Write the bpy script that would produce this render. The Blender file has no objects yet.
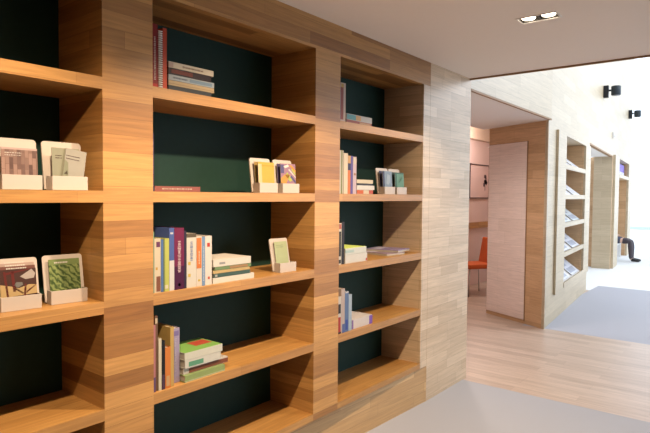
import bpy, bmesh, math, random
from mathutils import Matrix, Vector
random.seed(7)
S = bpy.context.scene
C = S.collection

# ------------------------------------------------------------------ camera
cd = bpy.data.cameras.new('camera'); cam = bpy.data.objects.new('camera', cd); C.objects.link(cam)
CAM_R, CAM_U, CAM_B = (0.624763, -0.780769, 0.008409), (0.024494, 0.030362, 0.999239), (-0.780430, -0.624082, 0.038093)
cam.matrix_world = Matrix(((CAM_R[0], CAM_U[0], CAM_B[0], 0.0),
                           (CAM_R[1], CAM_U[1], CAM_B[1], -1.94715),
                           (CAM_R[2], CAM_U[2], CAM_B[2], 1.53235),
                           (0, 0, 0, 1)))
cd.sensor_width = 36.0; cd.lens = 552.18 / 650 * 36.0; cd.clip_start = .05; cd.clip_end = 200
S.camera = cam

# ------------------------------------------------------------------ world (bright overcast daylight through the atrium glazing)
w = bpy.data.worlds.new('overcast'); S.world = w; w.use_nodes = True
w.node_tree.nodes['Background'].inputs[0].default_value = (.76, .87, 1.0, 1)
w.node_tree.nodes['Background'].inputs[1].default_value = 2.0

# ------------------------------------------------------------------ lamps and exposure
def lamp(kind, name, loc, power, col, **kw):
    d = bpy.data.lights.new(name, kind); d.energy = power; d.color = col
    for k, v in kw.items():
        if k != 'aim': setattr(d, k, v)
    o = bpy.data.objects.new(name, d); C.objects.link(o); o.location = loc
    if 'aim' in kw:
        o.rotation_euler = (Vector(kw['aim']) - Vector(loc)).to_track_quat('-Z', 'Y').to_euler()
    return o
WARM = (1.0, .75, .49)
for x, y, pw in ((.62, -.92, 124), (1.85, -.92, 138), (3.09, -.94, 62)):
    lamp('SPOT', 'downlight_beam', (x, y, 2.47), pw, WARM, spot_size=math.radians(118), spot_blend=.6,
         shadow_soft_size=.025, aim=(x, -.25, 0))
lamp('AREA', 'atrium_light', (11.0, -4.0, 5.4), 210, (.86, .93, 1.0), shape='SQUARE', size=2.6, aim=(4.6, 0, 1.4))  # added area lamp standing in for high daylight; no fixture
lamp('POINT', 'reading_room_lamp', (8.3, 1.5, 2.45), 30, (1.0, .84, .78), shadow_soft_size=.12)
lamp('SPOT', 'passage_fill', (5.3, .6, 2.36), 56, (1.0, .86, .76), spot_size=math.radians(165), spot_blend=.8, shadow_soft_size=.08, aim=(5.3, .6, 0))  # unseen lamp added as fill to brighten the door and reveal
S.view_settings.view_transform = 'Standard'; S.view_settings.look = 'None'
S.view_settings.gamma = 1.0; S.view_settings.exposure = 0.32; S.view_settings.use_curve_mapping = False

# ------------------------------------------------------------------ materials
def new_mat(name):
    m = bpy.data.materials.new(name); m.use_nodes = True
    return m, m.node_tree, m.node_tree.nodes['Principled BSDF']
def node(t, kind, **kw):
    n = t.nodes.new(kind)
    for k, v in kw.items(): setattr(n, k, v)
    return n
def mathn(t, op, a, b=None):
    n = node(t, 'ShaderNodeMath', operation=op)
    for i, v in enumerate((a, b)):
        if v is None: continue
        if isinstance(v, (int, float)): n.inputs[i].default_value = v
        else: t.links.new(v, n.inputs[i])
    return n.outputs[0]
def mixc(t, fac, a, b, mode='MIX'):
    n = node(t, 'ShaderNodeMix', data_type='RGBA', blend_type=mode)
    for i, v in ((0, fac), (6, a), (7, b)):
        if hasattr(v, 'is_output'): t.links.new(v, n.inputs[i])
        elif isinstance(v, (int, float)): n.inputs[i].default_value = v
        else: n.inputs[i].default_value = (*v, 1)
    return n.outputs[2]
_plain = {}
def plain(col, rough=.55, vary=.06, metal=0.0, name=None):
    key = (tuple(round(c, 3) for c in col), rough, metal)
    if key in _plain: return _plain[key]
    m, t, b = new_mat(name or 'paint')
    nz = node(t, 'ShaderNodeTexNoise'); nz.inputs['Scale'].default_value = 35; nz.inputs['Detail'].default_value = 3
    tc = node(t, 'ShaderNodeTexCoord'); t.links.new(tc.outputs['Object'], nz.inputs['Vector'])
    lo = tuple(c * (1 - vary) for c in col); hi = tuple(min(1, c * (1 + vary)) for c in col)
    t.links.new(mixc(t, nz.outputs['Fac'], lo, hi), b.inputs['Base Color'])
    b.inputs['Roughness'].default_value = rough; b.inputs['Metallic'].default_value = metal; b.inputs['Specular IOR Level'].default_value = .22
    _plain[key] = m
    return m
def emit(col, s, name):
    m, t, b = new_mat(name); b.inputs['Base Color'].default_value = (*col, 1)
    b.inputs['Emission Color'].default_value = (*col, 1); b.inputs['Emission Strength'].default_value = s
    return m
def planks(name, ca, cb, bw, rh, along='U', rough=.42, grain=.35, mortar=.0009, seed=0.0, axis_top='X', bias=0.0):
    """laminated timber: random-length blocks in rows, grain along the block"""
    m, t, b = new_mat(name)
    g = node(t, 'ShaderNodeNewGeometry')
    p = node(t, 'ShaderNodeSeparateXYZ'); t.links.new(g.outputs['Position'], p.inputs[0])
    n = node(t, 'ShaderNodeSeparateXYZ'); t.links.new(g.outputs['True Normal'], n.inputs[0])
    top = mathn(t, 'GREATER_THAN', mathn(t, 'ABSOLUTE', n.outputs[2]), .6)
    X, Y, Z = p.outputs
    if axis_top == 'Y': X2, Y2 = Y, X
    else: X2, Y2 = X, Y
    def sel(a, c):   # top ? a : c
        return mathn(t, 'ADD', mathn(t, 'MULTIPLY', top, a), mathn(t, 'MULTIPLY', mathn(t, 'SUBTRACT', 1.0, top), c))
    U = mathn(t, 'ADD', sel(X2, mathn(t, 'ADD', X, Y)), 13.0 + seed)
    V = mathn(t, 'ADD', sel(Y2, Z), 9.0 + seed * .37)
    cv = node(t, 'ShaderNodeCombineXYZ'); t.links.new(U, cv.inputs[0]); t.links.new(V, cv.inputs[1])
    br = node(t, 'ShaderNodeTexBrick'); br.offset = .37; br.offset_frequency = 3; br.squash = .7; br.squash_frequency = 4
    t.links.new(cv.outputs[0], br.inputs['Vector'])
    for k, v in (('Scale', 1.0), ('Mortar Size', mortar), ('Mortar Smooth', .3), ('Bias', bias), ('Brick Width', bw), ('Row Height', rh)):
        br.inputs[k].default_value = v
    br.inputs['Color1'].default_value = (*ca, 1); br.inputs['Color2'].default_value = (*cb, 1)
    br.inputs['Mortar'].default_value = (*[c * .62 for c in cb], 1)
    # grain
    gv = node(t, 'ShaderNodeCombineXYZ')
    t.links.new(mathn(t, 'MULTIPLY', U, 2.2), gv.inputs[0]); t.links.new(mathn(t, 'MULTIPLY', V, 42.0), gv.inputs[1])
    t.links.new(mathn(t, 'MULTIPLY', mathn(t, 'FLOOR', mathn(t, 'DIVIDE', V, rh)), 3.7), gv.inputs[2])
    nz = node(t, 'ShaderNodeTexNoise'); nz.inputs['Scale'].default_value = 1.6; nz.inputs['Detail'].default_value = 5
    nz.inputs['Roughness'].default_value = .6; nz.inputs['Distortion'].default_value = .7
    t.links.new(gv.outputs[0], nz.inputs['Vector'])
    rp = node(t, 'ShaderNodeValToRGB'); rp.color_ramp.elements[0].position = .3; rp.color_ramp.elements[1].position = .72
    rp.color_ramp.elements[0].color = (1 - grain, 1 - grain * 1.1, 1 - grain * 1.25, 1); rp.color_ramp.elements[1].color = (1.08, 1.06, 1.03, 1)
    t.links.new(nz.outputs['Fac'], rp.inputs[0])
    t.links.new(mixc(t, 1.0, br.outputs['Color'], rp.outputs[0], 'MULTIPLY'), b.inputs['Base Color'])
    b.inputs['Roughness'].default_value = rough
    bp = node(t, 'ShaderNodeBump'); bp.inputs['Strength'].default_value = .12; bp.inputs['Distance'].default_value = .002
    t.links.new(nz.outputs['Fac'], bp.inputs['Height']); t.links.new(bp.outputs[0], b.inputs['Normal'])
    return m
M = {}
M['oak'] = planks('laminated_oak', (.56, .305, .10), (.27, .12, .032), 1.15, .066, mortar=.0005, grain=.28)
M['oak_shelf'] = planks('oak_shelf_board', (.48, .256, .080), (.40, .20, .057), 1.6, .0553, seed=2.0, mortar=.0005, grain=.28)
M['oak_daylit'] = planks('oak_daylit_blocks', (.68, .53, .375), (.54, .40, .265), .42, .075, seed=4.0, grain=.2)  # same oak as the bookcase, paled to paint in daylight on the pier
M['oak_plinth'] = planks('oak_plinth_blocks', (.62, .41, .205), (.47, .29, .13), .8, .07, seed=8.0, grain=.22)
M['oak_far_daylit'] = planks('oak_daylit_far', (.56, .465, .33), (.49, .40, .275), .9, .12, seed=1.0, grain=.14)  # same oak again; overexposed daylight is put into the paler colour
M['oak_reveal'] = planks('oak_reveal', (.64, .42, .245), (.54, .345, .185), 1.1, .10, seed=5.0, grain=.2)
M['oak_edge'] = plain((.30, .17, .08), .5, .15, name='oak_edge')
M['door'] = planks('pale_door_veneer', (.82, .70, .66), (.77, .65, .60), 1.4, .16, seed=6.0, grain=.14)
M['floor_plank'] = planks('plank_floor', (.58, .455, .375), (.47, .36, .29), 1.3, .11, seed=3.0, axis_top='Y', rough=.38, grain=.25)
M['green'] = plain((.010, .038, .030), .6, .12, name='dark_green_board')
M['white'] = plain((.80, .77, .74), .8, .02, name='white_plaster')
M['ceiling'] = plain((.86, .79, .73), .85, .015, name='ceiling_plaster')
M['grey'] = plain((.12, .11, .105), .8, .03, name='grey_wall')
M['pink'] = plain((.66, .50, .46), .8, .03, name='pinkish_plaster')
M['holder'] = plain((.46, .405, .365), .4, .02, name='cream_holder_plastic')
M['black'] = plain((.02, .022, .026), .4, .1, name='black_metal')
M['steel'] = plain((.5, .48, .46), .3, .05, 1.0, name='steel')
M['pages'] = plain((.45, .41, .35), .8, .1, name='paper_pages')
M['orange'] = plain((.55, .12, .035), .6, .08, name='orange_upholstery')
def carpet(name, col):
    m, t, b = new_mat(name)
    tc = node(t, 'ShaderNodeTexCoord')
    n1 = node(t, 'ShaderNodeTexNoise'); n1.inputs['Scale'].default_value = 260; n1.inputs['Detail'].default_value = 2
    n2 = node(t, 'ShaderNodeTexNoise'); n2.inputs['Scale'].default_value = 1.3
    for q in (n1, n2): t.links.new(tc.outputs['Object'], q.inputs['Vector'])
    a = mixc(t, n1.outputs['Fac'], tuple(c * .9 for c in col), tuple(c * 1.1 for c in col))
    t.links.new(mixc(t, mathn(t, 'MULTIPLY', n2.outputs['Fac'], .25), a, tuple(c * .86 for c in col)), b.inputs['Base Color'])
    b.inputs['Roughness'].default_value = .75
    return m
M['carpet'] = carpet('grey_floor', (.37, .372, .405))
M['carpet_far'] = carpet('grey_lavender_floor', (.40, .40, .45))
M['floor_white'] = carpet('white_floor', (.78, .78, .77))

# ------------------------------------------------------------------ mesh helpers
class MB:
    def __init__(s): s.bm = bmesh.new(); s.mi = 0
    def _fin(s, vs, mtx):
        if mtx is not None: bmesh.ops.transform(s.bm, matrix=mtx, verts=vs)
        for f in {f for v in vs for f in v.link_faces}: f.material_index = s.mi
        return s
    def box(s, x0, x1, y0, y1, z0, z1, mtx=None, bev=0.0):
        r = bmesh.ops.create_cube(s.bm, size=1.0); vs = r['verts']
        for v in vs:
            v.co = Vector((x0 if v.co.x < 0 else x1, y0 if v.co.y < 0 else y1, z0 if v.co.z < 0 else z1))
        if bev:
            es = list({e for v in vs for e in v.link_edges})
            rb = bmesh.ops.bevel(s.bm, geom=es, offset=bev, segments=2, affect='EDGES', profile=.6)
            vs = list({v for f in rb['faces'] for v in f.verts} | {v for v in vs if v.is_valid})
        return s._fin(vs, mtx)
    def prism(s, pts, axis, a, b, mtx=None):
        """polygon pts (2-D) extruded along an axis from a to b; axis 'x': (y,z), 'y': (x,z), 'z': (x,y)"""
        def P(q, h):
            return {'x': (h, q[0], q[1]), 'y': (q[0], h, q[1]), 'z': (q[0], q[1], h)}[axis]
        lo = [s.bm.verts.new(P(q, a)) for q in pts]; hi = [s.bm.verts.new(P(q, b)) for q in pts]
        n = len(pts); fs = [s.bm.faces.new(lo), s.bm.faces.new(hi)]
        for i in range(n): fs.append(s.bm.faces.new((lo[i], lo[(i+1) % n], hi[(i+1) % n], hi[i])))
        bmesh.ops.recalc_face_normals(s.bm, faces=fs)
        return s._fin(lo + hi, mtx)
    def tube(s, path, r, seg=10, mtx=None):
        path = [Vector(q) for q in path]; rings = []; vs = []
        for i, q in enumerate(path):
            d = ((path[min(i+1, len(path)-1)] - path[max(i-1, 0)])).normalized()
            a = d.orthogonal().normalized() if not rings else (ref - d * ref.dot(d)).normalized()
            ref = a; b = d.cross(a); rr = r[i] if isinstance(r, (list, tuple)) else r
            rings.append([s.bm.verts.new(q + (a * math.cos(k*2*math.pi/seg) + b * math.sin(k*2*math.pi/seg)) * rr) for k in range(seg)])
            vs += rings[-1]
        fs = []
        for A, B in zip(rings, rings[1:]):
            for k in range(seg): fs.append(s.bm.faces.new((A[k], A[(k+1) % seg], B[(k+1) % seg], B[k])))
        fs.append(s.bm.faces.new(rings[0][::-1])); fs.append(s.bm.faces.new(rings[-1]))
        for f in fs: f.smooth = True
        bmesh.ops.recalc_face_normals(s.bm, faces=fs)
        return s._fin(vs, mtx)
    def build(s, name, mat, parent=None, loc=None, mtx=None):
        me = bpy.data.meshes.new(name); s.bm.to_mesh(me); s.bm.free()
        for q in (mat if isinstance(mat, (list, tuple)) else [mat]): me.materials.append(q)
        o = bpy.data.objects.new(name, me); C.objects.link(o)
        if parent: o.parent = parent
        if loc: o.location = loc
        if mtx is not None: o.matrix_world = mtx
        return o
def tag(o, label, cat, group=None):
    o['label'] = label; o['category'] = cat
    if group: o['group'] = group
    return o
def thing(name, label, cat, loc=(0, 0, 0), rz=0.0, group=None):
    o = bpy.data.objects.new(name, None); C.objects.link(o); o.empty_display_size = .05
    o.location = loc; o.rotation_euler = (0, 0, rz)
    return tag(o, label, cat, group)
def struct(name, mb, mat, parent=None, mtx=None):
    o = mb.build(name, mat, parent, mtx=mtx)
    if not parent: o['kind'] = 'structure'
    return o
def round_rect(w, h, r, n=5, x0=0.0, z0=0.0, top_only=True):
    pts = [(x0, z0), (x0 + w, z0)]
    for cx, a0 in ((x0 + w - r, 0), (x0 + r, 90)):
        for k in range(n + 1):
            a = math.radians(a0 + 90 * k / n); pts.append((cx + r * math.cos(a), z0 + h - r + r * math.sin(a)))
    return pts

# ------------------------------------------------------------------ THE SETTING
ZC = 2.507          # underside of the low ceiling
XE = 4.335          # its edge towards the atrium
f = MB(); f.box(-2.6, 4.30, -5.6, 1.2, -.12, 0); struct('floor', f, M['carpet'])
f = MB(); f.box(4.30, 6.60, -8.0, 1.0, -.12, 0); f.box(4.30, 6.60, .99, 3.2, -.12, 0); f.box(6.60, 9.85, .30, 3.2, -.12, 0); struct('floor', f, M['floor_plank'])
f = MB(); f.prism([(6.60, -8), (10.45, -8), (10.45, .299), (6.60, .299)], 'z', -.12, 0); struct('floor', f, M['carpet_far'])
f = MB(); f.prism([(10.45, -8), (30, -8), (30, 6), (9.851, 6), (9.851, .299), (10.45, .299)], 'z', -.12, 0); struct('floor', f, M['floor_white'])
# low ceiling with the hole for the twin downlight
HX0, HX1, HY0, HY1 = 3.045, 3.145, -1.05, -.845
c = MB()
c.box(-2.6, HX0, -5.6, 1.2, ZC, ZC + .4); c.box(HX1, XE, -5.6, 1.2, ZC, ZC + .4)
c.box(HX0, HX1, -5.6, HY0, ZC, ZC + .4); c.box(HX0, HX1, HY1, 1.2, ZC, ZC + .4); c.box(HX0, HX1, HY0, HY1, ZC + .12, ZC + .4)
struct('ceiling', c, M['ceiling'])
c = MB(); c.box(XE, XE + .02, -8, 0, ZC - .012, ZC + .40); struct('trim_1', c, M['oak_edge'])
c = MB(); c.box(XE + .02, XE + .25, -8, -.02, ZC + .40, ZC + 3.0); struct('wall_upper', c, M['white'])
c = MB(); c.box(XE + .25, 13.0, -8, 0, 6.21, 6.35); struct('ceiling', c, M['white'])  # unseen roof added to keep sky light off the second reveal
c = MB(); c.box(-2.7, -2.6, -5.6, 1.2, 0, ZC); struct('wall_near', c, M['grey'])
c = MB(); c.box(-2.6, 4.3, -5.7, -5.6, 0, ZC); struct('wall_right', c, M['grey'])
c = MB(); c.box(-2.6, .02, 0, .36, 0, ZC); struct('wall_left', c, M['oak'])
# pier that ends the bookcase wall, header over the opening
c = MB(); c.box(3.662, 4.365, 0, .36, 0, ZC + .4); struct('wall_side', c, M['oak_daylit'])
c = MB(); c.box(4.365, 6.56, 0, .36, 2.43, 6.2); struct('wall_over', c, M['oak_far_daylit'])
c = MB(); c.box(4.365, 6.56, -.003, .022, 2.412, 2.43); struct('trim_2', c, M['oak_edge'])  # edge lining; its dark tone also paints the shade of the downward face
# the angled far wall
FA = math.atan(.095); FM = Matrix.Translation((6.5, .03, 0)) @ Matrix.Rotation(FA, 4, 'Z')
def far_xy(u, d): v = FM @ Vector((u, d, 0)); return v.x, v.y
c = MB()
T = .36
c.prism([(.05, 0), (1.08, 0), (1.08, T), (.42, T)], 'z', 0, 6.2)          # up to the magazine rack
c.box(1.08, 2.72, 0, T, 0, .36); c.box(1.08, 2.72, 0, T, 2.345, 6.2)
c.box(2.72, 3.30, 0, T, 0, 6.2)
c.box(3.30, 6.60, 0, T, 2.43, 6.2)
c.box(6.60, 7.55, 0, T, 0, 6.2); c.box(7.55, 10.0, 0, T, 2.42, 6.2); c.box(10.0, 11.2, 0, .7, 0, 6.2)
struct('wall_far', c, M['oak_far_daylit'], mtx=FM)
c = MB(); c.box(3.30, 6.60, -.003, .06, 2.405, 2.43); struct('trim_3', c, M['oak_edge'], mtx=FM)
c = MB(); c.box(3.30, 6.60, .06, 1.7, 2.418, 2.4299); struct('ceiling', c, M['white'], mtx=FM)
c = MB(); c.box(3.30, 7.3, 1.7, 1.8, 0, 2.6); struct('wall_rear', c, M['white'], mtx=FM)
# splayed reveals of both openings
def reveal(x0, y0, ang, length, z1, mat, thick=.3):
    a = math.radians(ang); return Matrix.Translation((x0, y0, 0)) @ Matrix.Rotation(math.pi/2 - a, 4, 'Z')
RM = reveal(6.56, .03, 26, .97, 2.42, None)
c = MB(); c.prism([(.0, 0), (.97, 0), (.97, -.34), (.32, -.34)], 'z', 0, 2.417); struct('wall_reveal', c, M['oak_reveal'], mtx=RM)
d = MB(); d.box(.31, .955, 0, .012, .05, 2.20); dr = struct('door_1', d, M['door'], mtx=RM)
d = MB(); d.box(.300, .31, 0, .006, .03, 2.206); d.box(.955, .962, 0, .006, .03, 2.206); d.box(.31, .955, 0, .006, 2.20, 2.206)
struct('trim_4', d, M['oak_edge'], mtx=RM)
RM2 = reveal(*far_xy(6.60, 0), 26, .8, 2.42, None)
c = MB(); c.prism([(0, 0), (1.0, 0), (1.0, -.06), (.03, -.06)], 'z', 0, 2.43); struct('wall_reveal', c, M['oak_reveal'], mtx=RM2)
# passage soffit and the reading room behind
c = MB(); c.prism([(4.37, .022), (6.57, .022), (6.76, .40), (4.37, .40)], 'z', 2.418, 2.4299); c.prism([(4.37, .40), (6.76, .40), (7.02, 1.0), (4.37, 1.0)], 'z', 2.418, 2.55); struct('ceiling', c, M['white'])
c = MB(); c.box(4.0, 9.9, 1.0, 3.2, 2.76, 2.9); struct('ceiling', c, M['white'])
c = MB(); c.box(4.1, 9.9, 2.0, 2.12, 0, 2.76); struct('wall_back', c, M['pink'])
c = MB(); c.box(4.1, 9.8, 1.90, 2.0, 2.50, 2.76); struct('trim_5', c, plain((.50, .38, .29), .7, .04, name='warm_lit_tan'))  # added beam; its tan paints warm light on the wall top
c = MB(); c.box(4.1, 9.8, 1.965, 2.0, .99, 1.09); struct('trim_6', c, M['oak'])
c = MB(); c.box(4.0, 4.1, .36, 2.12, 0, 2.76); struct('wall_inner', c, M['pink'])
c = MB(); c.box(9.8, 9.9, .75, 1.89, 0, 2.76); struct('wall_inner', c, M['pink'])
# glazed facade far beyond: low sill, mullions and panes
c = MB(); c.box(26.0, 26.2, -8, 6, 0, .24); struct('wall_end', c, M['white'])
c = MB(); c.box(25.96, 26.2, -8, 6, .24, .34); struct('trim_7', c, plain((.48, .55, .50), .6, .02, name='pale_green_sill'))
wn = MB(); wn.box(26.04, 26.1, -8, 6, .341, .38)
for k in range(8): wn.box(26.04, 26.1, -8 + 2*k - .03, -8 + 2*k + .03, .38, 6.2)
struct('window_1', wn, plain((.85, .87, .88), .5, .02, name='white_frame'))

# ------------------------------------------------------------------ BOOKCASE
SH = [(1.967, 1.922), (1.543, 1.499), (1.123, 1.076), (.709, .665), (.307, .269)]
BAYS = [(.065, 1.100), (1.316, 2.344), (2.568, 3.562)]
DEP = .335
bk = thing('bookcase', 'long built-in oak bookcase wall with dark green backs and deep open bays', 'bookcase', (1.8, 0, 0))
def bx_part(name, mat, *boxes):
    m = MB()
    for q in boxes: m.box(q[0] - 1.8, q[1] - 1.8, *q[2:])
    return m.build(name, mat, bk)
for a, b in ((.02, .065), (1.100, 1.316), (2.344, 2.568), (3.562, 3.660)):
    bx_part('upright', M['oak_daylit'] if a > 3 else M['oak'], (a, b, 0, DEP + .02, .269, 2.336))
for a, b in BAYS:
    for zt, zb in SH: bx_part('shelf', M['oak_shelf'], (a, b, 0, DEP, zb, zt))
    p = bx_part('back_panel', M['green'], (a, b, DEP, DEP + .02, .269, 2.336)); p['label'] = 'dark green back panel'
bx_part('top_rail', M['oak'], (.02, 3.660, 0, DEP + .02, 2.336, ZC))
pl = MB(); pl.prism([(.02 - 1.8, .165), (3.62 - 1.8, .004), (3.66 - 1.8, 0), (3.66 - 1.8, .355), (.02 - 1.8, .355)], 'z', 0, .269); pl.build('plinth', M['oak_plinth'], bk)

# ------------------------------------------------------------------ CEILING LIGHT
t = thing('recessed_downlight', 'twin recessed halogen downlight in the low ceiling', 'ceiling light', (3.095, -.9475, ZC))
m = MB()
for q in ((-.055, .055, -.1075, -.1005, -.003, .0), (-.055, .055, .1005, .1075, -.003, .0), (-.055, -.048, -.1005, .1005, -.003, 0), (.048, .055, -.1005, .1005, -.003, 0)): m.box(*q)
m.build('bezel', plain((.75, .72, .68), .4, .02, name='bezel_white'), t)
m = MB(); m.box(-.046, .046, -.006, .006, .004, .06); m.build('divider', M['black'], t)
m = MB(); m.box(-.049, -.0465, -.1, .1, .002, .118); m.box(.0465, .049, -.1, .1, .002, .118); m.box(-.046, .046, -.1015, -.0995, .002, .118); m.box(-.046, .046, .0995, .1015, .002, .118)
hs = m.build('housing', plain((.10, .09, .08), .5, name='recess_shade_grey'), t)  # dark liner added to darken the recess beside the lamps
GLOW = emit((1.0, .86, .66), 9.0, 'halogen_glow')
for yy in (-.053, .053):
    m = MB(); m.tube([(0, yy, .080), (0, yy, .06), (0, yy, .010)], [.018, .030, .040], 20); r = m.build('reflector', M['steel'], t)
    m = MB(); m.tube([(0, yy, .0095), (0, yy, .005)], [.036, .034], 20); m.build('lamp_glass', GLOW, r)

# ------------------------------------------------------------------ BOOKS
LIFT = .0006
def spread(rng, n): return [rng.random() for _ in range(n)]
def book(name, label, x0, x1, z0, h, depth, col, sy=.015, flat=False, deco=(), group=None, rz=0.0, lean=0.0, title=None, soft=False, spiral=False):
    """standing: thickness x0..x1, height h. flat: spine length x0..x1, thickness h. Spine faces the room."""
    if flat: th, ht = h, x1 - x0
    else: th, ht = x1 - x0, h
    root = thing(name, label, 'book' if name == 'book' else name.replace('_', ' '), ((x0 + x1) / 2, sy, z0 + LIFT), rz, group)
    if flat: L = Matrix(((0, 0, 1, -ht/2), (0, 1, 0, 0), (1, 0, 0, 0), (0, 0, 0, 1)))     # thickness->Z, height->X
    else: L = Matrix.Translation((-th/2, 0, 0)) @ Matrix.Rotation(lean, 4, 'Y')
    ct = min(.0022, th * .16)
    m = MB()
    m.box(0, ct, 0, depth, 0, ht, L); m.box(th - ct, th, 0, depth, 0, ht, L)
    if spiral:
        pass
    else:
        m.box(ct, th - ct, 0, ct, 0, ht, L)
    cov = m.build('cover', plain(tuple(c * BK for c in col), .42), root)
    ins = .001 if soft else .004
    m = MB(); m.box(ct, th - ct, ct if not spiral else .004, depth - ins, ins, ht - ins, L); m.build('pages', M['pages'], root)
    if spiral:
        m = MB()
        n = int(ht / .009)
        for k in range(n):
            z = .006 + k * .009
            m.tube([(L @ Vector((th * .05, .003, z))), (L @ Vector((th*.15, -.003, z))), (L @ Vector((th*.85, -.003, z))), (L @ Vector((th * .95, .003, z)))], .0021, 6)
        m.build('spiral_binding', plain((.82, .80, .78), .4), root)
    for (a, b, c_, d_, cc) in deco:                        # along height, across thickness
        m = MB(); m.box(th * c_, th * d_, -.0006, .001, ht * a, ht * b, L); m.build('spine_panel', plain(tuple(c * BK for c in cc), .45), cov)
    if title:
        a, b, cc = title; rng = random.Random(int(x0 * 1000) + int(h * 1000)); m = MB(); z = a * ht
        while z < b * ht:
            l = rng.uniform(.002, .0045); wd = rng.uniform(.10, .17) * th
            m.box(th * .5 - wd, th * .5 + wd, -.0011, -.0004, z, z + l, L); z += l + rng.uniform(.0012, .004)
        m.build('spine_lettering', plain(tuple(c * BK for c in cc), .5), cov)
    return root
g1, g2, g3, g4 = SH[0][0], SH[1][0], SH[2][0], SH[3][0]
CR, WH = (.72, .62, .47), (.78, .75, .70)
BK = .62      # scales book colours down so the lit spines do not clip
E1 = .0012
# middle bay, top shelf
G = 'books on the top shelf of the middle bay'
book('book', 'tall dark red hardback standing first against the left upright on the top shelf', 1.322, 1.350, g1, .256, .19, (.26, .012, .012), group=G, title=(.12, .8, (.75, .55, .5)), deco=((.0, .06, 0, 1, (.5, .03, .02)),))
book('spiral_notebook', 'red notebook with white spiral binding between two red books', 1.3515, 1.3735, g1, .236, .17, (.45, .03, .02), group=G, spiral=True)
book('book', 'bright orange-red thin hardback standing right of the spiral notebook', 1.375, 1.394, g1, .249, .18, (.62, .075, .025), group=G)
z = g1
for h, x1, dp, col, dec, ti, lab in (
    (.021, 1.63, .17, (.05, .055, .06), (), None, 'charcoal book at the bottom of the stack beside the red books'),
    (.022, 1.645, .18, (.55, .42, .25), ((0, 1, .3, .45, (.42, .3, .16)),), None, 'tan book second from the bottom of the stack beside the red books'),
    (.024, 1.645, .18, (.42, .48, .52), ((.45, .95, .2, .8, (.22, .32, .42)),), (.1, .4, (.15, .18, .25)), 'pale blue-grey book in the middle of the stack beside the red books'),
    (.027, 1.628, .17, (.035, .02, .022), ((.06, .55, .2, .85, (.17, .035, .025)),), None, 'black and maroon book second from the top of the stack beside the red books'),
    (.026, 1.642, .18, (.74, .66, .52), ((0, .1, .1, .9, (.55, .42, .36)),), (.3, .75, (.35, .25, .2)), 'cream book on top of the stack beside the red books')):
    book('book', lab, 1.402, x1, z, h - E1, dp, col, flat=True, group=G, deco=dec, title=ti); z += h
# middle bay, second shelf
book('book', 'thin dark purple book standing in shadow against the left upright', 1.3185, 1.331, g2, .238, .18, (.05, .035, .09), title=(.3, .9, (.4, .4, .5)))
book('book', 'thin dusty pink book lying alone on the second shelf of the middle bay', 1.335, 1.567, g2, .022, .17, (.32, .105, .085), flat=True, title=(.15, .8, (.65, .5, .4)))
# middle bay, third shelf
G = 'books standing on the third shelf of the middle bay'
def B3(x0, x1, h, dp, col, lab, deco=(), title=None, sy=.015): book('book', lab, x0 + .0006, x1 - .0006, g3, h, dp, col, sy=sy, group=G, deco=deco, title=title)
B3(1.318, 1.331, .254, .19, (.22, .42, .28), 'thin green book first on the third shelf of the middle bay')
B3(1.331, 1.362, .225, .17, CR, 'cream paperback with small brown picture on its spine beside the green book', ((.02, .3, .3, .95, (.25, .10, .06)), (.84, .94, .3, .9, (.16, .05, .13)), (.42, .47, .2, .5, (.6, .35, .05))))
B3(1.362, 1.3755, .220, .17, (.11, .20, .42), 'thin blue book between the cream picture paperback and the lime one')
B3(1.3755, 1.4035, .223, .17, (.55, .58, .14), 'lime green paperback left of the tall blue and white book', ((.0, 1, .0, .25, (.25, .30, .10)), (.05, .12, .2, .8, (.75, .7, .5))))
B3(1.4035, 1.429, .266, .19, (.09, .14, .40), 'tall book with blue upper and white lower spine', ((0, .48, 0, 1, (.72, .70, .72)), (.90, .93, .2, .8, (.6, .6, .7))))
B3(1.429, 1.480, .264, .20, (.20, .02, .075), 'thick tall maroon hardback with pale lettering on the third shelf', ((0, .38, 0, 1, (.075, .008, .05)), (.05, .1, .38, .62, (.7, .6, .6))), (.28, .8, (.72, .55, .58)))
B3(1.480, 1.493, .250, .18, (.04, .03, .055), 'slim near-black book right of the thick maroon hardback')
B3(1.493, 1.545, .237, .18, (.74, .70, .62), 'thick off-white book with faint blue lettering left of the orange spine', ((.93, 1, 0, 1, (.14, .11, .07)), (.42, .48, .15, .4, (.7, .5, .1)), (.2, .26, .15, .4, (.7, .5, .1))), (.5, .85, (.25, .3, .5)))
B3(1.545, 1.577, .223, .17, (.76, .68, .58), 'cream book with an orange block on the upper spine', ((.36, .97, .05, .9, (.72, .22, .06)), (.1, .14, .3, .7, (.65, .5, .1))), (.45, .7, (.85, .6, .4)))
B3(1.577, 1.594, .219, .17, (.22, .36, .60), 'slim light blue book left of the last white one on the third shelf', (), (.1, .8, (.65, .7, .75)))
B3(1.594, 1.633, .222, .17, (.80, .74, .68), 'white book with small red marks, last of the standing row', ((.78, .86, .3, .7, (.6, .06, .04)), (.12, .17, .4, .7, (.6, .1, .05))))
z = g3
G = 'book stack on the third shelf of the middle bay'
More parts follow.
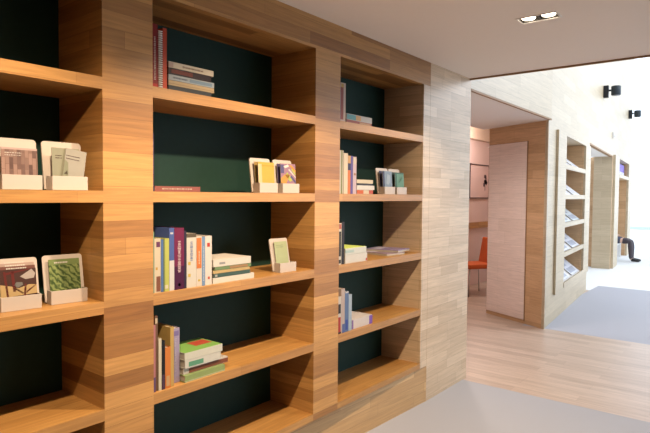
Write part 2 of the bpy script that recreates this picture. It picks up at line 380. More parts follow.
for h, x0, x1, dp, col, dec, lab in (
    (.028, 1.640, 1.898, .20, (.80, .75, .66), (), 'wide white book at the bottom of the stack near the cream leaflet holder'),
    (.018, 1.645, 1.872, .17, (.07, .13, .11), ((.03, .09, .2, .8, (.5, .5, .45)),), 'dark green book lying on the wide white one'),
    (.015, 1.641, 1.868, .18, (.62, .45, .2), (), 'slim tan book in the middle of the mixed stack'),
    (.016, 1.650, 1.878, .16, (.20, .30, .14), ((.4, .9, .1, .9, (.42, .25, .12)),), 'olive green and brown slim book under the thick white one'),
    (.034, 1.642, 1.876, .19, (.80, .74, .66), ((.15, .3, .3, .6, (.35, .35, .35)),), 'thick cream-white book on top of the mixed stack')):
    book('book', lab, x0, x1, z, h - E1, dp, col, flat=True, group=G, deco=dec); z += h
# middle bay, fourth shelf
G = 'books standing on the fourth shelf of the middle bay'
def B4(x0, x1, h, dp, col, lab, deco=(), title=None, sy=.015, **k): book('book', lab, x0 + .0006, x1 - .0006, g4, h, dp, col, sy=sy, group=G, deco=deco, title=title, **k)
B4(1.318, 1.336, .280, .19, (.52, .22, .24), 'thin rose pink book first on the fourth shelf of the middle bay', ((0, .22, 0, 1, (.16, .09, .2)),))
B4(1.336, 1.350, .316, .20, (.20, .11, .07), 'tallest brown book rising behind the rose pink one', ((.9, .97, .1, .9, (.65, .55, .4)),), sy=.02)
B4(1.350, 1.365, .219, .16, (.74, .68, .54), 'slim cream book beside the tall brown one on the fourth shelf')
B4(1.365, 1.382, .207, .16, (.018, .018, .02), 'slim black book between a cream and an orange one', ((.0, .3, .1, .9, (.10, .05, .09)),))
B4(1.382, 1.410, .175, .15, (.76, .25, .06), 'short orange paperback standing on the fourth shelf', ((.05, .3, .2, .8, (.68, .42, .2)),))
B4(1.410, 1.429, .256, .20, (.62, .42, .14), 'mustard yellow book behind the short orange paperback', sy=.018)
B4(1.4305, 1.478, .240, .18, (.43, .37, .55), 'thick lavender book, last of the standing row', ((.86, .95, .1, .9, (.25, .2, .45)),), (.2, .8, (.55, .5, .65)), sy=.045)
z = g4
G = 'book stack on the fourth shelf of the middle bay'
for h, x0, x1, dp, sy, col, dec, lab in (
    (.030, 1.482, 1.708, .21, .012, (.33, .44, .17), ((.0, 1, .0, .2, (.5, .55, .35)),), 'moss green book at the bottom of the green and white stack'),
    (.028, 1.486, 1.742, .20, .03, (.70, .64, .56), ((.12, 1, .05, .8, (.27, .09, .045)),), 'white book with a brown spine band sticking out of the green stack'),
    (.036, 1.488, 1.690, .17, .02, (.74, .73, .66), ((.1, .5, .15, .75, (.14, .38, .24)),), 'white book with a green spine patch in the green stack'),
    (.034, 1.486, 1.700, .17, .02, (.74, .74, .64), (), 'pale book with a green and red cover on top of the stack')):
    r = book('book', lab, x0, x1, z, h - E1, dp, col, sy=sy, flat=True, group=G, deco=dec); z += h
m = MB(); m.box(-.105, .105, .002, .168, .034 - E1, .034 - E1 + .0008); m.build('cover_print', plain((.17, .33, .08), .4), r)
m = MB(); m.box(.0, .095, .06, .13, .034 - E1 + .0008, .034 - E1 + .0014, Matrix.Rotation(.0, 4, 'Z')); m.build('cover_title_block', plain((.34, .06, .035), .4), r)
# right bay, top shelf
book('book', 'thin lilac-white book standing first on the top shelf of the right bay', 2.5705, 2.590, g1, .218, .17, (.60, .52, .62))
book('book', 'red-brown and cream book standing beside the lilac-white one', 2.591, 2.640, g1, .226, .17, (.66, .52, .42), deco=((.05, .88, .0, .55, (.36, .09, .07)), (.88, .97, .1, .6, (.65, .4, .1))))
book('book', 'red-brown book lying flat under the teal book', 2.650, 2.918, g1, .018, .18, (.34, .09, .06), flat=True, deco=((.5, .95, .2, .8, (.5, .3, .15)),))
book('book', 'book with teal and white spine lying on the red-brown one', 2.650, 2.920, g1 + .018, .036, .18, (.46, .44, .42), flat=True, deco=((.02, .35, .1, .9, (.12, .34, .38)), (.36, .55, .1, .9, (.55, .33, .13))))
# right bay, second shelf
G = 'books standing on the second shelf of the right bay'
def R2(x0, x1, h, col, lab, deco=(), title=None, dp=.17): book('book', lab, x0 + .0006, x1 - .0006, g2, h, dp, col, group=G, deco=deco, title=title)
R2(2.5695, 2.625, .255, (.56, .50, .40), 'tall grey-beige book with olive stripe, first on the second shelf of the right bay', ((0, 1, .6, .8, (.22, .24, .08)),), dp=.19)
R2(2.629, 2.669, .241, (.76, .64, .48), 'cream book between the grey-beige and the orange ones')
R2(2.669, 2.697, .228, (.70, .20, .05), 'orange-red book with dark upper band in the right bay', ((.62, .8, 0, 1, (.05, .04, .10)), (.8, 1, 0, 1, (.66, .38, .16))))
R2(2.697, 2.721, .228, (.14, .10, .32), 'slim violet-blue book in the right bay')
R2(2.721, 2.758, .225, (.64, .48, .52), 'pinkish lilac paperback, last of the row in the right bay', ((.8, .98, .1, .9, (.72, .62, .5)), (.5, .56, .3, .8, (.4, .2, .1))))
z = g2
for h, x0, x1, col, dec, lab in ((.026, 2.764, 2.940, (.74, .60, .42), ((.0, .4, .05, .95, (.66, .14, .03)), (.75, 1, .05, .95, (.58, .10, .05))), 'orange and cream book at the bottom of the short stack in the right bay'),
                                 (.028, 2.764, 2.956, (.80, .75, .68), (), 'white book in the middle of the short stack in the right bay'),
                                 (.012, 2.766, 2.935, (.06, .05, .05), (), 'thin dark filler for the shaded gap under the cream book'),  # dark slab added for the shaded gap; no book lies here
                                 (.024, 2.764, 2.940, (.76, .64, .44), (), 'cream book topping the short stack in the right bay')):
    book('book', lab, x0, x1, z, h - E1, .15, col, flat=True, group='short stack on the second shelf of the right bay', deco=dec); z += h
# right bay, third shelf
book('book', 'white picture book with black figure on its spine, standing in the right bay', 2.5705, 2.612, g3, .246, .17, (.74, .68, .56), deco=((.86, .98, .05, .95, (.5, .14, .1)), (.2, .8, .4, .9, (.05, .045, .03)), (.03, .12, .4, .9, (.06, .05, .04))))
book('book', 'thin black book with slim spine beside the white picture book', 2.6135, 2.642, g3, .252, .18, (.03, .02, .018), sy=.016)
book('book', 'thick white book lying flat beside the black one', 2.652, 2.884, g3, .052, .19, (.80, .77, .70), flat=True, deco=((.93, .99, .05, .35, (.6, .08, .06)),))
r = book('book', 'white book with lime green cover on the thick white one', 2.652, 2.874, g3 + .0532, .038, .18, (.76, .77, .70), flat=True, deco=((.0, .4, .3, .7, (.5, .64, .6)),))
m = MB(); m.box(-.108, .108, .002, .177, .038, .0388); m.build('cover_print', plain((.55, .66, .16), .4), r)
def magazine(label, cx, cy, z0, w, d, th, rz, col):
    r = thing('magazine', label, 'magazine', (cx, cy, z0 + LIFT), rz)
    m = MB(); m.box(-w/2, w/2, -d/2, d/2, 0, th * .8); m.build('pages', M['pages'], r)
    m = MB(); m.box(-w/2, w/2, -d/2 - .0008, d/2, th * .8, th); cov = m.build('cover', plain(col, .3), r)
    m = MB(); m.box(-w*.38, w*.3, d*.12, d*.4, th, th + .0005); m.build('cover_print', plain((.62, .58, .70), .35), cov)
magazine('mauve magazine lying flat nearest the front of the right bay', 3.30, .175, g3, .20, .25, .014, -.10, (.30, .21, .26))
magazine('violet magazine lying flat against the right end of the bay', 3.40, .185, g3 + .0146, .20, .25, .016, .12, (.27, .22, .42))
# right bay, fourth shelf
G = 'books standing on the fourth shelf of the right bay'
def R4(x0, x1, h, col, lab, deco=(), title=None): book('book', lab, x0 + .0006, x1 - .0006, g4, h, .17, col, group=G, deco=deco, title=title)
R4(2.5705, 2.616, .223, (.68, .62, .55), 'book with white, black and red spine, first on the fourth right-bay shelf', ((.05, .45, .1, .9, (.48, .05, .04)), (.55, .8, .1, .9, (.04, .035, .035)), (.0, .05, 0, 1, (.05, .03, .03))))
R4(2.616, 2.652, .266, (.58, .47, .43), 'tall mauve-beige book on the fourth shelf of the right bay', ((0, .2, .3, 1, (.12, .16, .38)),))
R4(2.652, 2.691, .245, (.14, .22, .40), 'mid blue book on the fourth shelf of the right bay', ((.96, 1, .1, .9, (.6, .6, .6)), (.05, .3, .2, .8, (.06, .10, .40))))
R4(2.691, 2.724, .222, (.46, .56, .66), 'pale blue book, last of the row on the fourth shelf of the right bay')
r = book('book', 'thick white book with purple spine end lying flat in the right bay', 2.735, 2.958, g4, .058, .20, (.80, .72, .68), flat=True, sy=.02, deco=((.0, .06, .02, .98, (.30, .18, .45)), (.84, 1, .02, .98, (.26, .12, .50))))

# ------------------------------------------------------------------ LEAFLET HOLDERS
def holder(label, x, y, z0, w=.145, pw=.130, rz=0.0, lean=.20, h=.174):
    """x = left of the pocket front, y = pocket front"""
    r = thing('leaflet_holder', label, 'leaflet holder', (x, y, z0 + LIFT), rz, 'cream leaflet holders on the shelves')
    BM_ = Matrix.Translation((-.006, .048, .004)) @ Matrix.Rotation(-lean, 4, 'X')
    m = MB(); m.prism(round_rect(w, h, .012), 'y', 0, .006, BM_); m.build('back_plate', M['holder'], r)
    m = MB()
    m.box(0, pw, 0, .004, 0, .050, bev=.001); m.box(0, .004, .0041, .046, 0, .050); m.box(pw - .004, pw, .0041, .046, 0, .050); m.box(.0041, pw - .0041, .0041, .050, 0, .003)
    m.build('pocket', M['holder'], r)
    m = MB(); m.box(.02, .03, .055, .085, 0, .006); m.box(pw - .03, pw - .02, .055, .085, 0, .006); m.prism([(.051, 0), (.056, 0), (.074, .055), (.069, .055)], 'x', pw*.3, pw*.7); m.build('foot', M['black'], r)
    return r, lean
def leaflet(name, label, hold, mats, dx, w, h, off=0.0, tilt=0.0, up=.006, parts=None, ly=.040, ll=None):
    r, lean = hold
    o = thing(name, label, 'leaflet' if name == 'leaflet' else name, (0, 0, 0), 0, None)
    Rz = Matrix.Rotation(r.rotation_euler.z, 4, 'Z')
    o.matrix_world = Matrix.Translation(r.location) @ Rz @ Matrix.Translation((dx, ly - off, up)) @ Matrix.Rotation(-(lean * .9 if ll is None else ll), 4, 'X') @ Matrix.Rotation(tilt, 4, 'Y')
    m = MB(); m.box(0, w, .0006, .003, 0, h); m.build('pages', M['pages'], o)
    m = MB(); m.box(0, w, 0, .0006, 0, h); cov = m.build('cover', mats, o)
    if parts:
        for nm, mt, polys in parts:
            m = MB()
            for q in polys: m.prism([(a * w, b * h) for a, b in q], 'y', -.0006, .0)
            m.build(nm, mt, cov)
    return o
def textbars(x0, x1, zs, hh=.012, seed=1):
    rng = random.Random(seed); out = []
    for z in zs:
        x = x0
        while x < x1:
            l = rng.uniform(.02, .07); out.append([(x, z), (min(x + l, x1), z), (min(x + l, x1), z + hh), (x, z + hh)]); x += l + .015
    return out
def rect(a, b, c, d): return [(a, c), (b, c), (b, d), (a, d)]
def grass_mat():
    m, t, b = new_mat('grass_photo'); tc = node(t, 'ShaderNodeTexCoord')
    wv = node(t, 'ShaderNodeTexWave', wave_type='BANDS', bands_direction='DIAGONAL'); wv.inputs['Scale'].default_value = 24; wv.inputs['Distortion'].default_value = 7
    wv.inputs['Detail'].default_value = 4; wv.inputs['Detail Scale'].default_value = 2.2; t.links.new(tc.outputs['Object'], wv.inputs['Vector'])
    rp = node(t, 'ShaderNodeValToRGB'); rp.color_ramp.elements[0].color = (.03, .06, .012, 1); rp.color_ramp.elements[1].color = (.20, .25, .09, 1)
    t.links.new(wv.outputs['Fac'], rp.inputs[0]); t.links.new(rp.outputs[0], b.inputs['Base Color']); b.inputs['Roughness'].default_value = .35
    return m
def block_mat():
    m, t, b = new_mat('timber_photo'); tc = node(t, 'ShaderNodeTexCoord')
    mp = node(t, 'ShaderNodeMapping'); mp.inputs['Rotation'].default_value = (math.pi/2, 0, 0); t.links.new(tc.outputs['Object'], mp.inputs['Vector'])
    sp = node(t, 'ShaderNodeSeparateXYZ'); t.links.new(tc.outputs['Object'], sp.inputs[0]); cb = node(t, 'ShaderNodeCombineXYZ')
    t.links.new(sp.outputs[2], cb.inputs[0]); t.links.new(sp.outputs[0], cb.inputs[1])
    br = node(t, 'ShaderNodeTexBrick'); br.offset = .43; t.links.new(cb.outputs[0], br.inputs['Vector'])
    for k, v in (('Scale', 1.0), ('Brick Width', .04), ('Row Height', .0125), ('Mortar Size', .0006), ('Bias', .1)): br.inputs[k].default_value = v
    br.inputs['Color1'].default_value = (.34, .22, .18, 1); br.inputs['Color2'].default_value = (.05, .022, .018, 1); br.inputs['Mortar'].default_value = (.12, .06, .05, 1)
    nz = node(t, 'ShaderNodeTexNoise'); nz.inputs['Scale'].default_value = 60; t.links.new(tc.outputs['Object'], nz.inputs['Vector'])
    t.links.new(mixc(t, .25, br.outputs['Color'], mixc(t, nz.outputs['Fac'], (.10, .05, .04), (.34, .23, .20))), b.inputs['Base Color']); b.inputs['Roughness'].default_value = .35
    return m
WHT = plain((.5, .48, .45), .5, name='print_white'); DRK = plain((.06, .03, .028), .4, name='print_dark')
def ink(c, r=.4, *k, **kk): return plain(tuple(q * .62 for q in c), r, *k, **kk)
# left bay, second shelf
h = holder('cream leaflet holder with the brown timber photo leaflet in the left bay', .757, .02, g2, lean=.13)
leaflet('leaflet', 'pinkish leaflet with a brown timber facade photo, left bay upper shelf', h, ink((.62, .46, .43), .4), .006, .117, .136, ly=.016, ll=.06,
        parts=[('cover_photo', block_mat(), [rect(0.0, 1, .2, .95)]), ('cover_lettering', WHT, textbars(.1, .55, (.80, .86), .02, 3))])
h = holder('cream leaflet holder beside the left column with fanned grey-green leaflets', .921, .02, g2, lean=.13)
leaflet('leaflet', 'grey-green leaflet with small dark title, back one of the fanned pair', h, ink((.36, .36, .27), .4), .010, .100, .146, ly=.016, ll=.06,
        parts=[('cover_lettering', DRK, textbars(.12, .35, (.80, .74), .02, 5))])
leaflet('leaflet', 'silver-grey leaflet tilted to the right in front of its grey-green neighbour', h, ink((.44, .42, .37), .35), .037, .078, .136, off=.006, tilt=.16, up=.019, ly=.016, ll=.06,
        parts=[('cover_lettering', DRK, textbars(.05, .7, (.80, .72), .02, 6)), ('cover_print', ink((.30, .31, .22), .4), [[(0, .18), (.28, .18), (.18, .62), (0, .7)]]), ('cover_mark', DRK, [[(.05, .30), (.22, .30), (.17, .42)]])])
# left bay, third shelf
h = holder('cream leaflet holder packed with several dark brown leaflets in the left bay', .770, .078, g3, rz=-.12)
LC = [('pale mauve leaflet at the very back of the packed holder', (.48, .40, .36)), ('brown leaflet with pale edge second from the back of the packed holder', (.34, .25, .22)), ('dark red-brown leaflet in the middle of the packed holder', (.14, .06, .05))]
for k, (lab, cc) in enumerate(LC):
    leaflet('leaflet', lab, h, plain(cc, .4), .005 + .0012 * k, .117, .166 - .010 * k, off=-.001 + .0065 * k, up=.006,
            parts=[('cover_lettering', WHT, textbars(.2, .75, (.93,), .03, 10 + k))])
leaflet('leaflet', 'front leaflet with a dark steel frame photo over tan ground in the packed holder', h, ink((.085, .040, .034), .4), .007, .117, .136, off=.0195,
        parts=[('cover_photo', ink((.60, .42, .20), .4), [[(0, .28), (1, .34), (1, .56), (.78, .58), (.5, .50), (.3, .56), (0, .62)]]),
               ('photo_beams', ink((.16, .03, .028), .4), [[(.1, .95), (.16, .95), (.22, .3), (.16, .3)], [(.30, .95), (.38, .95), (.42, .42), (.34, .42)], [(.16, .86), (.9, .98), (.9, 1.0), (.16, .92)], [(.36, .5), (.6, .34), (.62, .38), (.4, .54)], [(.62, .3), (.68, .3), (.72, .6), (.67, .6)], [(.7, .36), (.98, .54), (.98, .57), (.7, .41)]]),
               ('photo_sky', ink((.52, .46, .43), .4), [[(.55, .80), (.88, .98), (.98, .86), (.93, .74), (.7, .72)]]), ('photo_pebble', ink((.22, .21, .20), .4), [[(.35, .58), (.45, .66), (.6, .65), (.62, .58), (.48, .52)]])])
h = holder('cream leaflet holder with the green grass leaflet in the left bay', .940, .078, g3, rz=-.12)
leaflet('leaflet', 'leaflet with a close-up photo of bent green grass', h, ink((.24, .32, .12), .4), .012, .112, .156,
        parts=[('cover_photo', grass_mat(), [rect(0, 1, .0, .86)]), ('cover_lettering', WHT, textbars(.18, .62, (.90,), .035, 21))])
# middle bay, second shelf
h = holder('cream leaflet holder with the yellow leaflet in the middle bay', 1.950, .03, g2, lean=.13)
leaflet('leaflet', 'olive-brown leaflet tucked behind the yellow one', h, ink((.42, .28, .08), .4), 0.01, 0.112, 0.152, ly=.036, ll=.10)
leaflet('leaflet', 'yellow leaflet with a paler stripe at its left edge', h, ink((.72, .46, .07), .4), .010, .115, .150, ly=.016, ll=.06,
        parts=[('cover_print', ink((.78, .62, .34), .4), [rect(.0, .22, .0, .93)]), ('cover_band', ink((.66, .38, .04), .4), [rect(.24, 1, .86, .9)])])
h = holder('cream leaflet holder with the colourful striped leaflet in the middle bay', 2.118, .03, g2, lean=.13)
leaflet('leaflet', 'dark violet leaflet tucked behind the colourful striped one', h, ink((.10, .07, .16), .4), 0.006, 0.112, 0.15, ly=.036, ll=.10)
leaflet('leaflet', 'colourful leaflet with purple, orange and lime diagonal stripes', h, ink((.40, .22, .30), .4), .006, .117, .150, ly=.016, ll=.06,
        parts=[('cover_print', ink((.70, .34, .06), .4), [[(.0, .3), (.35, .3), (.62, .62), (.28, .62), (.0, .48)], [(.55, .95), (.75, .95), (1, .78), (1, .7)]]),
               ('cover_stripe', ink((.52, .54, .12), .4), [[(.28, .58), (.6, .36), (.78, .42), (.44, .70)], [(.7, .8), (.98, .58), (1, .66), (.8, .86)]]),
               ('cover_stripe', ink((.12, .10, .24), .4), [[(.0, .66), (.22, .66), (.22, .96), (.0, .96)], [(.62, .52), (.98, .30), (1, .38), (.72, .60)]]),
               ('cover_stripe', WHT, [[(.2, .9), (.5, .98), (.56, .9), (.3, .84)], [(.52, .78), (1, .50), (1, .54), (.56, .82)]])])
# middle bay, third shelf
h = holder('lone cream leaflet holder with the plain light green leaflet', 2.108, .036, g3, w=.130, pw=.118, rz=-.06)
leaflet('leaflet', 'plain light green leaflet on the third shelf of the middle bay', h, ink((.50, .56, .32), .45), .016, .092, .155,
        parts=[('cover_lettering', ink((.38, .44, .24), .4), textbars(.15, .7, (.86, .80), .018, 31))])
# right bay, second shelf
h = holder('cream leaflet holder with the blue-grey leaflet in the right bay', 3.112, .035, g2, lean=.13)
leaflet('leaflet', 'dark indigo leaflet tucked behind the blue-grey one', h, ink((.06, .05, .11), .4), 0.006, 0.112, 0.152, ly=.036, ll=.10)
leaflet('leaflet', 'blue-grey leaflet with a dark left edge in the right bay', h, ink((.26, .33, .42), .4), .006, .117, .150, ly=.016, ll=.06,
        parts=[('cover_photo', ink((.40, .48, .56), .4), [[(.35, .45), (.55, .38), (.78, .5), (.8, .82), (.5, .88)]]), ('cover_edge', ink((.05, .045, .09), .4), [rect(0, .2, 0, 1)])])
h = holder('cream leaflet holder with the dark green leaflet in the right bay', 3.268, .035, g2, lean=.13)
leaflet('leaflet', 'near-black green leaflet tucked behind the dark green one', h, ink((.03, .06, .045), .4), 0.006, 0.112, 0.148, ly=.036, ll=.10)
leaflet('leaflet', 'dark green leaflet with lighter green photo in the right bay', h, ink((.05, .14, .08), .4), .006, .117, .146, ly=.016, ll=.06,
        parts=[('cover_photo', ink((.14, .32, .20), .4), [rect(.2, 1, .3, .93)]), ('photo_highlight', ink((.22, .42, .28), .4), [[(.3, .5), (.6, .8), (.9, .86), (.66, .6)]])])

# ------------------------------------------------------------------ MAGAZINE RACK IN THE FAR WALL
U0, U1, UI0, UI1 = .55, 3.22, 1.08, 2.72
rk = thing('magazine_rack', 'tall oak magazine rack framed in the pale far wall', 'magazine rack', (*far_xy(1.9, 0), 0), FA)
O = 1.9
def rp_(name, mat, *boxes):
    m = MB()
    for q in boxes: m.box(q[0] - O, q[1] - O, *q[2:])
    return m.build(name, mat, rk)
FR = M['oak_far_daylit']
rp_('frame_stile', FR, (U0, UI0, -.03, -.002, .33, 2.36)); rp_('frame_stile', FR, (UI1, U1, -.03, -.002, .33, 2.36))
rp_('frame_rail', FR, (UI0, UI1, -.03, -.002, 2.33, 2.36)); rp_('frame_rail', FR, (UI0, UI1, -.03, -.002, .33, .40))
rp_('side_panel', M['oak_reveal'], (UI0, UI0 + .02, 0, .34, .365, 2.34)); rp_('side_panel', M['oak_reveal'], (UI1 - .02, UI1, 0, .34, .365, 2.34))
rp_('back_panel', M['oak_reveal'], (UI0 + .02, UI1 - .02, .335, .355, .365, 2.34))
for zz in (.40, .80, 1.19, 1.56, 1.955):
    rp_('shelf_front', FR, (UI0 + .001, UI1 - .001, -.028, -.004, zz - .05, zz + .012) if zz > .5 else (UI0 + .001, UI1 - .001, -.037, -.031, zz - .05, zz + .012))
    m = MB(); m.prism([(.0, zz - .04), (.0, zz - .02), (.33, zz + .24), (.33, zz + .22)], 'x', UI0 + .021 - O, UI1 - .021 - O); m.build('display_board', plain((.70, .66, .62), .5), rk)
pos = ('topmost', 'second', 'middle', 'fourth', 'lowest')
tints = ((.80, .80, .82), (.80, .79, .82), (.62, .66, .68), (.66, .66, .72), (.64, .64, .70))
sl = math.atan2(.26, .33)
for k, zz in enumerate((1.955, 1.56, 1.19, .80, .40)):
    for j, (uu, side) in enumerate(((1.22, 'nearer the camera'), (1.98, 'further along the wall'))):
        x, y = far_xy(uu, .02)
        mg = thing('magazine', f'pale magazine on the {pos[k]} slanted rack shelf, {side}', 'magazine', (x, y, zz + .0035), FA, 'magazines on the slanted rack')
        L = Matrix.Rotation(sl, 4, 'X')
        m = MB(); m.box(0, .56, .0, .34, .002, .008, L); m.build('pages', M['pages'], mg)
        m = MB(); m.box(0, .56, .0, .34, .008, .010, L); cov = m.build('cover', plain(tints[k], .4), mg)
        m = MB(); m.box(.05, .5, .03, .12, .010, .0106, L); m.box(.05, .3, .16, .24, .010, .0106, L); m.build('cover_print', plain((.36, .38, .45) if k > 1 else (.66, .66, .72), .4), cov)

# ------------------------------------------------------------------ NICHE AT THE END OF THE FAR WALL
nk = thing('seating_niche', 'tall oak niche with an overhead shelf at the end of the far wall', 'niche', (*far_xy(8.8, 0), 0), FA)
O = 8.8
def np_(name, mat, *boxes):
    m = MB()
    for q in boxes: m.box(q[0] - O, q[1] - O, *q[2:])
    return m.build(name, mat, nk)
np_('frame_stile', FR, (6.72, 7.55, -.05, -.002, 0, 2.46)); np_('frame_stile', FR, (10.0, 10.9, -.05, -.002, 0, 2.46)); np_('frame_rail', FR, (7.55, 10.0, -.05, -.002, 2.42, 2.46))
np_('side_panel', M['oak_reveal'], (7.55, 7.57, 0, .62, 0, 2.415)); np_('side_panel', M['oak_reveal'], (9.975, 9.995, 0, .62, 0, 2.415)); np_('back_panel', M['oak_reveal'], (7.57, 9.975, .60, .62, 0, 2.415))
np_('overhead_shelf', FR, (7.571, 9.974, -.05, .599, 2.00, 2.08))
pt = ((.20, .12, .52), (.26, .18, .60), (.16, .10, .44), (.24, .14, .55), (.20, .14, .5))
for k in range(8):
    x, y = far_xy(8.62 + .165 * k, .06)
    b = thing('box_file', ('first', 'second', 'third', 'fourth', 'fifth', 'sixth', 'seventh', 'last')[k] + ' purple box file from the left on the niche shelf', 'box file', (x, y, 2.0805), FA, 'purple box files in the niche')
    m = MB(); m.box(0, .155, 0, .28, 0, .30, bev=.003); m.build('case', plain(pt[k % 5], .5), b)
    m = MB(); m.box(.03, .125, -.002, .001, .04, .11); m.build('label_card', plain((.8, .8, .8), .5), b)
bn = thing('bench', 'white bench under the seated person in the niche', 'bench', (*far_xy(8.5, .02), 0), FA)
m = MB(); m.box(-.9, 1.1, .0, .5, .38, .42, bev=.008); m.build('seat', plain((.82, .82, .82), .5), bn)
m = MB(); m.box(-.85, -.8, .03, .47, 0, .379); m.build('leg', plain((.8, .8, .8), .5), bn)
m = MB(); m.box(1.0, 1.05, .03, .47, 0, .379); m.build('leg', plain((.8, .8, .8), .5), bn)

# seated person, facing the room
def skin_mesh(name, joints, edges, mat, parent, sub=2):
    me = bpy.data.meshes.new(name); me.from_pydata([j[0] for j in joints], edges, []); me.materials.append(mat)
    o = bpy.data.objects.new(name, me); C.objects.link(o); o.parent = parent
    sk = o.modifiers.new('skin', 'SKIN'); sk.use_smooth_shade = True
    if not me.skin_vertices: me.attributes.new('skin', 'FLOAT_VECTOR', 'POINT')
    for i, j in enumerate(joints):
        r = j[1]; sv = me.skin_vertices[0].data[i]; sv.radius = r if isinstance(r, tuple) else (r, r); sv.use_root = (i == 0)
    ss = o.modifiers.new('sub', 'SUBSURF'); ss.levels = sub; ss.render_levels = sub
    return o
px_, py_ = 15.0, 1.0
ps = thing('person', 'person sitting in the niche in a dark skirt, dark tights and black shoes', 'person', (px_, py_, 0))
SKIN = plain((.62, .42, .33), .5, name='skin')
J = [((0, .13, .535), (.125, .105)), ((0, .14, .72), (.115, .09)), ((0, .13, .92), (.145, .10)), ((0, .125, 1.06), (.09, .06)), ((0, .105, 1.13), .05),
     ((0, .085, 1.20), (.062, .075)), ((0, .085, 1.28), (.074, .09)), ((0, .095, 1.35), (.05, .06))]
Ed = [(i, i + 1) for i in range(7)]
def chain(J, Ed, start, pts):
    p = start
    for q, r in pts: J.append((q, r)); Ed.append((p, len(J) - 1)); p = len(J) - 1
    return p
chain(J, Ed, 6, [((0, -.005, 1.245), .016)])                                  # nose
for s in (-1, 1):
    chain(J, Ed, 6, [((s * .082, .10, 1.26), .014)])                            # ear
    wr = chain(J, Ed, 2, [((s * .165, .125, 1.03), .055), ((s * .215, .06, .79), .042), ((s * .10, -.02, .665), .028), ((s * .075, -.065, .645), (.034, .02))])
    for k, (dx, ln) in enumerate(((-.027, .058), (-.009, .068), (.009, .064), (.026, .05))):
        chain(J, Ed, wr, [((s * .075 + dx, -.095, .640), .0085), ((s * .075 + dx, -.095 - ln * .6, .630), .008), ((s * .075 + dx, -.095 - ln, .612), .007)])
    chain(J, Ed, wr, [((s * .075 - s * .038, -.07, .65), .010), ((s * .075 - s * .050, -.10, .64), .009)])
    chain(J, Ed, 0, [((s * .09, .08, .51), .088), ((s * .088, -.17, .505), .078), ((s * .085, -.41, .485), .056), ((s * .083, -.425, .33), .052), ((s * .08, -.43, .10), .033), ((s * .08, -.45, .05), .034), ((s * .085, -.60, .03), .026)])
body = skin_mesh('body', J, Ed, SKIN, ps)
def grow(name, mat, pts, e): return skin_mesh(name, pts, e, mat, ps)
TOP = plain((.10, .10, .12), .7, name='dark_knit')
J2 = [((0, .14, .70), (.128, .10)), ((0, .13, .92), (.158, .112)), ((0, .125, 1.06), (.10, .068))]; E2 = [(0, 1), (1, 2)]
for s in (-1, 1): chain(J2, E2, 1, [((s * .165, .125, 1.03), .066), ((s * .215, .06, .79), .052), ((s * .105, -.005, .67), .037)])
grow('jumper', TOP, J2, E2)
J3 = [((0, .135, .70), (.132, .105)), ((0, .13, .54), (.138, .112))]; E3 = [(0, 1)]
for s in (-1, 1): chain(J3, E3, 1, [((s * .088, .06, .512), .096), ((s * .086, -.26, .503), .086)])
grow('skirt', plain((.07, .08, .12), .8, name='dark_skirt'), J3, E3)
for s in (-1, 1):
    J4 = [((s * .087, -.20, .502), .080), ((s * .085, -.41, .485), .066), ((s * .083, -.425, .33), .064), ((s * .08, -.43, .11), .043), ((s * .08, -.44, .06), .038)]
    grow('tights', plain((.075, .062, .072), .6, name='dark_tights'), J4, [(0, 1), (1, 2), (2, 3), (3, 4)])
    J5 = [((s * .08, -.425, .055), .042), ((s * .082, -.50, .046), .040), ((s * .086, -.63, .03), .029)]
    grow('shoe', plain((.02, .02, .022), .35, name='black_leather'), J5, [(0, 1), (1, 2)])
HAIR = plain((.06, .035, .02), .5, .2, name='brown_hair')
grow('hair', HAIR, [((0, .115, 1.35), (.068, .078)), ((0, .135, 1.27), (.086, .075)), ((0, .15, 1.14), (.07, .04)), ((0, .15, 1.06), (.05, .03))], [(0, 1), (1, 2), (2, 3)])
for s in (-1, 1):
    m = MB(); m.tube([(s * .027, .002, 1.268), (s * .027, -.004, 1.268)], [.011, .006], 10); m.build('eye', plain((.05, .04, .035), .2, name='eye'), ps)
m = MB(); m.tube([(-.022, .006, 1.212), (0, -.002, 1.210), (.022, .006, 1.212)], [.003, .006, .003], 8); m.build('mouth', plain((.45, .16, .14), .5, name='lips'), ps)

# ------------------------------------------------------------------ WALL SPOTS, SENSOR, PICTURE, CHAIR
def wall_spot(label, u, zc, s=1.0):
    x, y = far_xy(u, 0)
    t = thing('wall_spotlight', label, 'wall light', (x, y, zc), FA, 'black spotlights high on the far wall')
    m = MB(); m.box(-.06, .06, -.085, 0, -.11, .11, bev=.008); m.build('mounting_box', M['black'], t)
    m = MB(); m.tube([(0, -.0845, .02), (0, -.13, .02)], .018, 10); m.build('arm', M['black'], t)
    m = MB(); m.tube([(-.02, -.205, .09), (-.02, -.205, .085), (0, -.205, -.07), (0, -.205, -.078)], [.07, .082, .082, .07], 16); m.build('lamp_head', plain((.035, .045, .055), .35, .15, name='dark_housing'), t)
    m = MB(); m.tube([(0, -.205, -.0785), (0, -.205, -.084)], [.062, .062], 16); m.build('lamp_glass', plain((.3, .3, .32), .15), t)
wall_spot('black wall spotlight nearer the camera, high on the far wall', 4.85, 3.50)
wall_spot('black wall spotlight near the far end of the pale wall', 10.05, 3.74)
x, y = far_xy(6.45, 0)
t = thing('wall_sensor', 'small white sensor box on the wall above the second opening', 'sensor', (x, y, 2.85), FA)
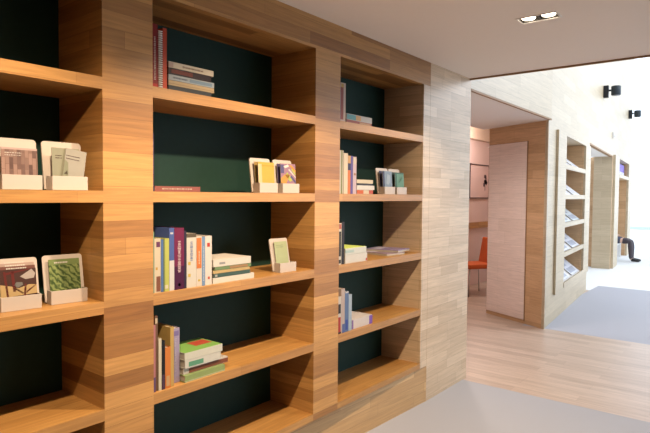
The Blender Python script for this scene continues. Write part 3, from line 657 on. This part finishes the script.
m = MB(); m.box(-.05, .05, -.05, 0, -.06, .06, bev=.008); m.build('housing', plain((.85, .85, .85), .4), t)
m = MB(); m.tube([(0, -.051, -.02), (0, -.058, -.02)], [.02, .016], 12); m.build('lens', plain((.6, .6, .62), .2), t)

pf = thing('framed_picture', 'thin dark framed picture of a plant on the pinkish back wall', 'picture', (9.23, 1.985, 1.80))
m = MB(); W_, H_ = .42, .295
m.box(-W_, W_, -.015, .014, H_ - .015, H_); m.box(-W_, W_, -.015, .014, -H_, -H_ + .015); m.box(-W_, -W_ + .015, -.015, .014, -H_ + .015, H_ - .015); m.box(W_ - .015, W_, -.015, .014, -H_ + .015, H_ - .015)
m.build('frame', plain((.05, .025, .025), .4), pf)
m = MB(); m.box(-W_ + .015, W_ - .015, 0, .012, -H_ + .015, H_ - .015); m.build('mat_board', plain((.62, .46, .43), .7), pf)
m = MB(); rng = random.Random(5)
for k in range(16):
    a = rng.uniform(0, 6.28); rr = rng.uniform(.0, .10); cx, cz = .24 + rr * math.cos(a) * .8, .0 + rr * math.sin(a); s_ = rng.uniform(.022, .042)
    m.prism([(cx + s_ * math.cos(b), cz + s_ * math.sin(b)) for b in (0, 1.2, 2.4, 3.6, 4.9)], 'y', -.004, 0)
m.prism([(.235, -.16), (.245, -.16), (.246, 0), (.236, 0)], 'y', -.004, 0)
m.build('plant_print', plain((.10, .06, .065), .6), pf)

ch = thing('chair', 'orange upholstered chair on thin steel legs in the room behind the opening', 'chair', (8.26, 1.63, 0), math.radians(235))
# local: faces -Y ... seat then back at +Y
m = MB(); m.box(-.23, .23, -.23, .23, .42, .49, bev=.02); m.build('seat', M['orange'], ch)
m = MB(); m.box(-.22, .22, 0, .045, 0, .42, Matrix.Translation((0, .20, .47)) @ Matrix.Rotation(-.18, 4, 'X'), bev=.018); m.build('backrest', M['orange'], ch)
for sx in (-1, 1):
    for sy_ in (-1, 1):
        m = MB(); m.tube([(sx * .20, sy_ * .20, .43), (sx * .215, sy_ * .225, 0)], .010, 8); m.build('leg', M['steel'], ch)
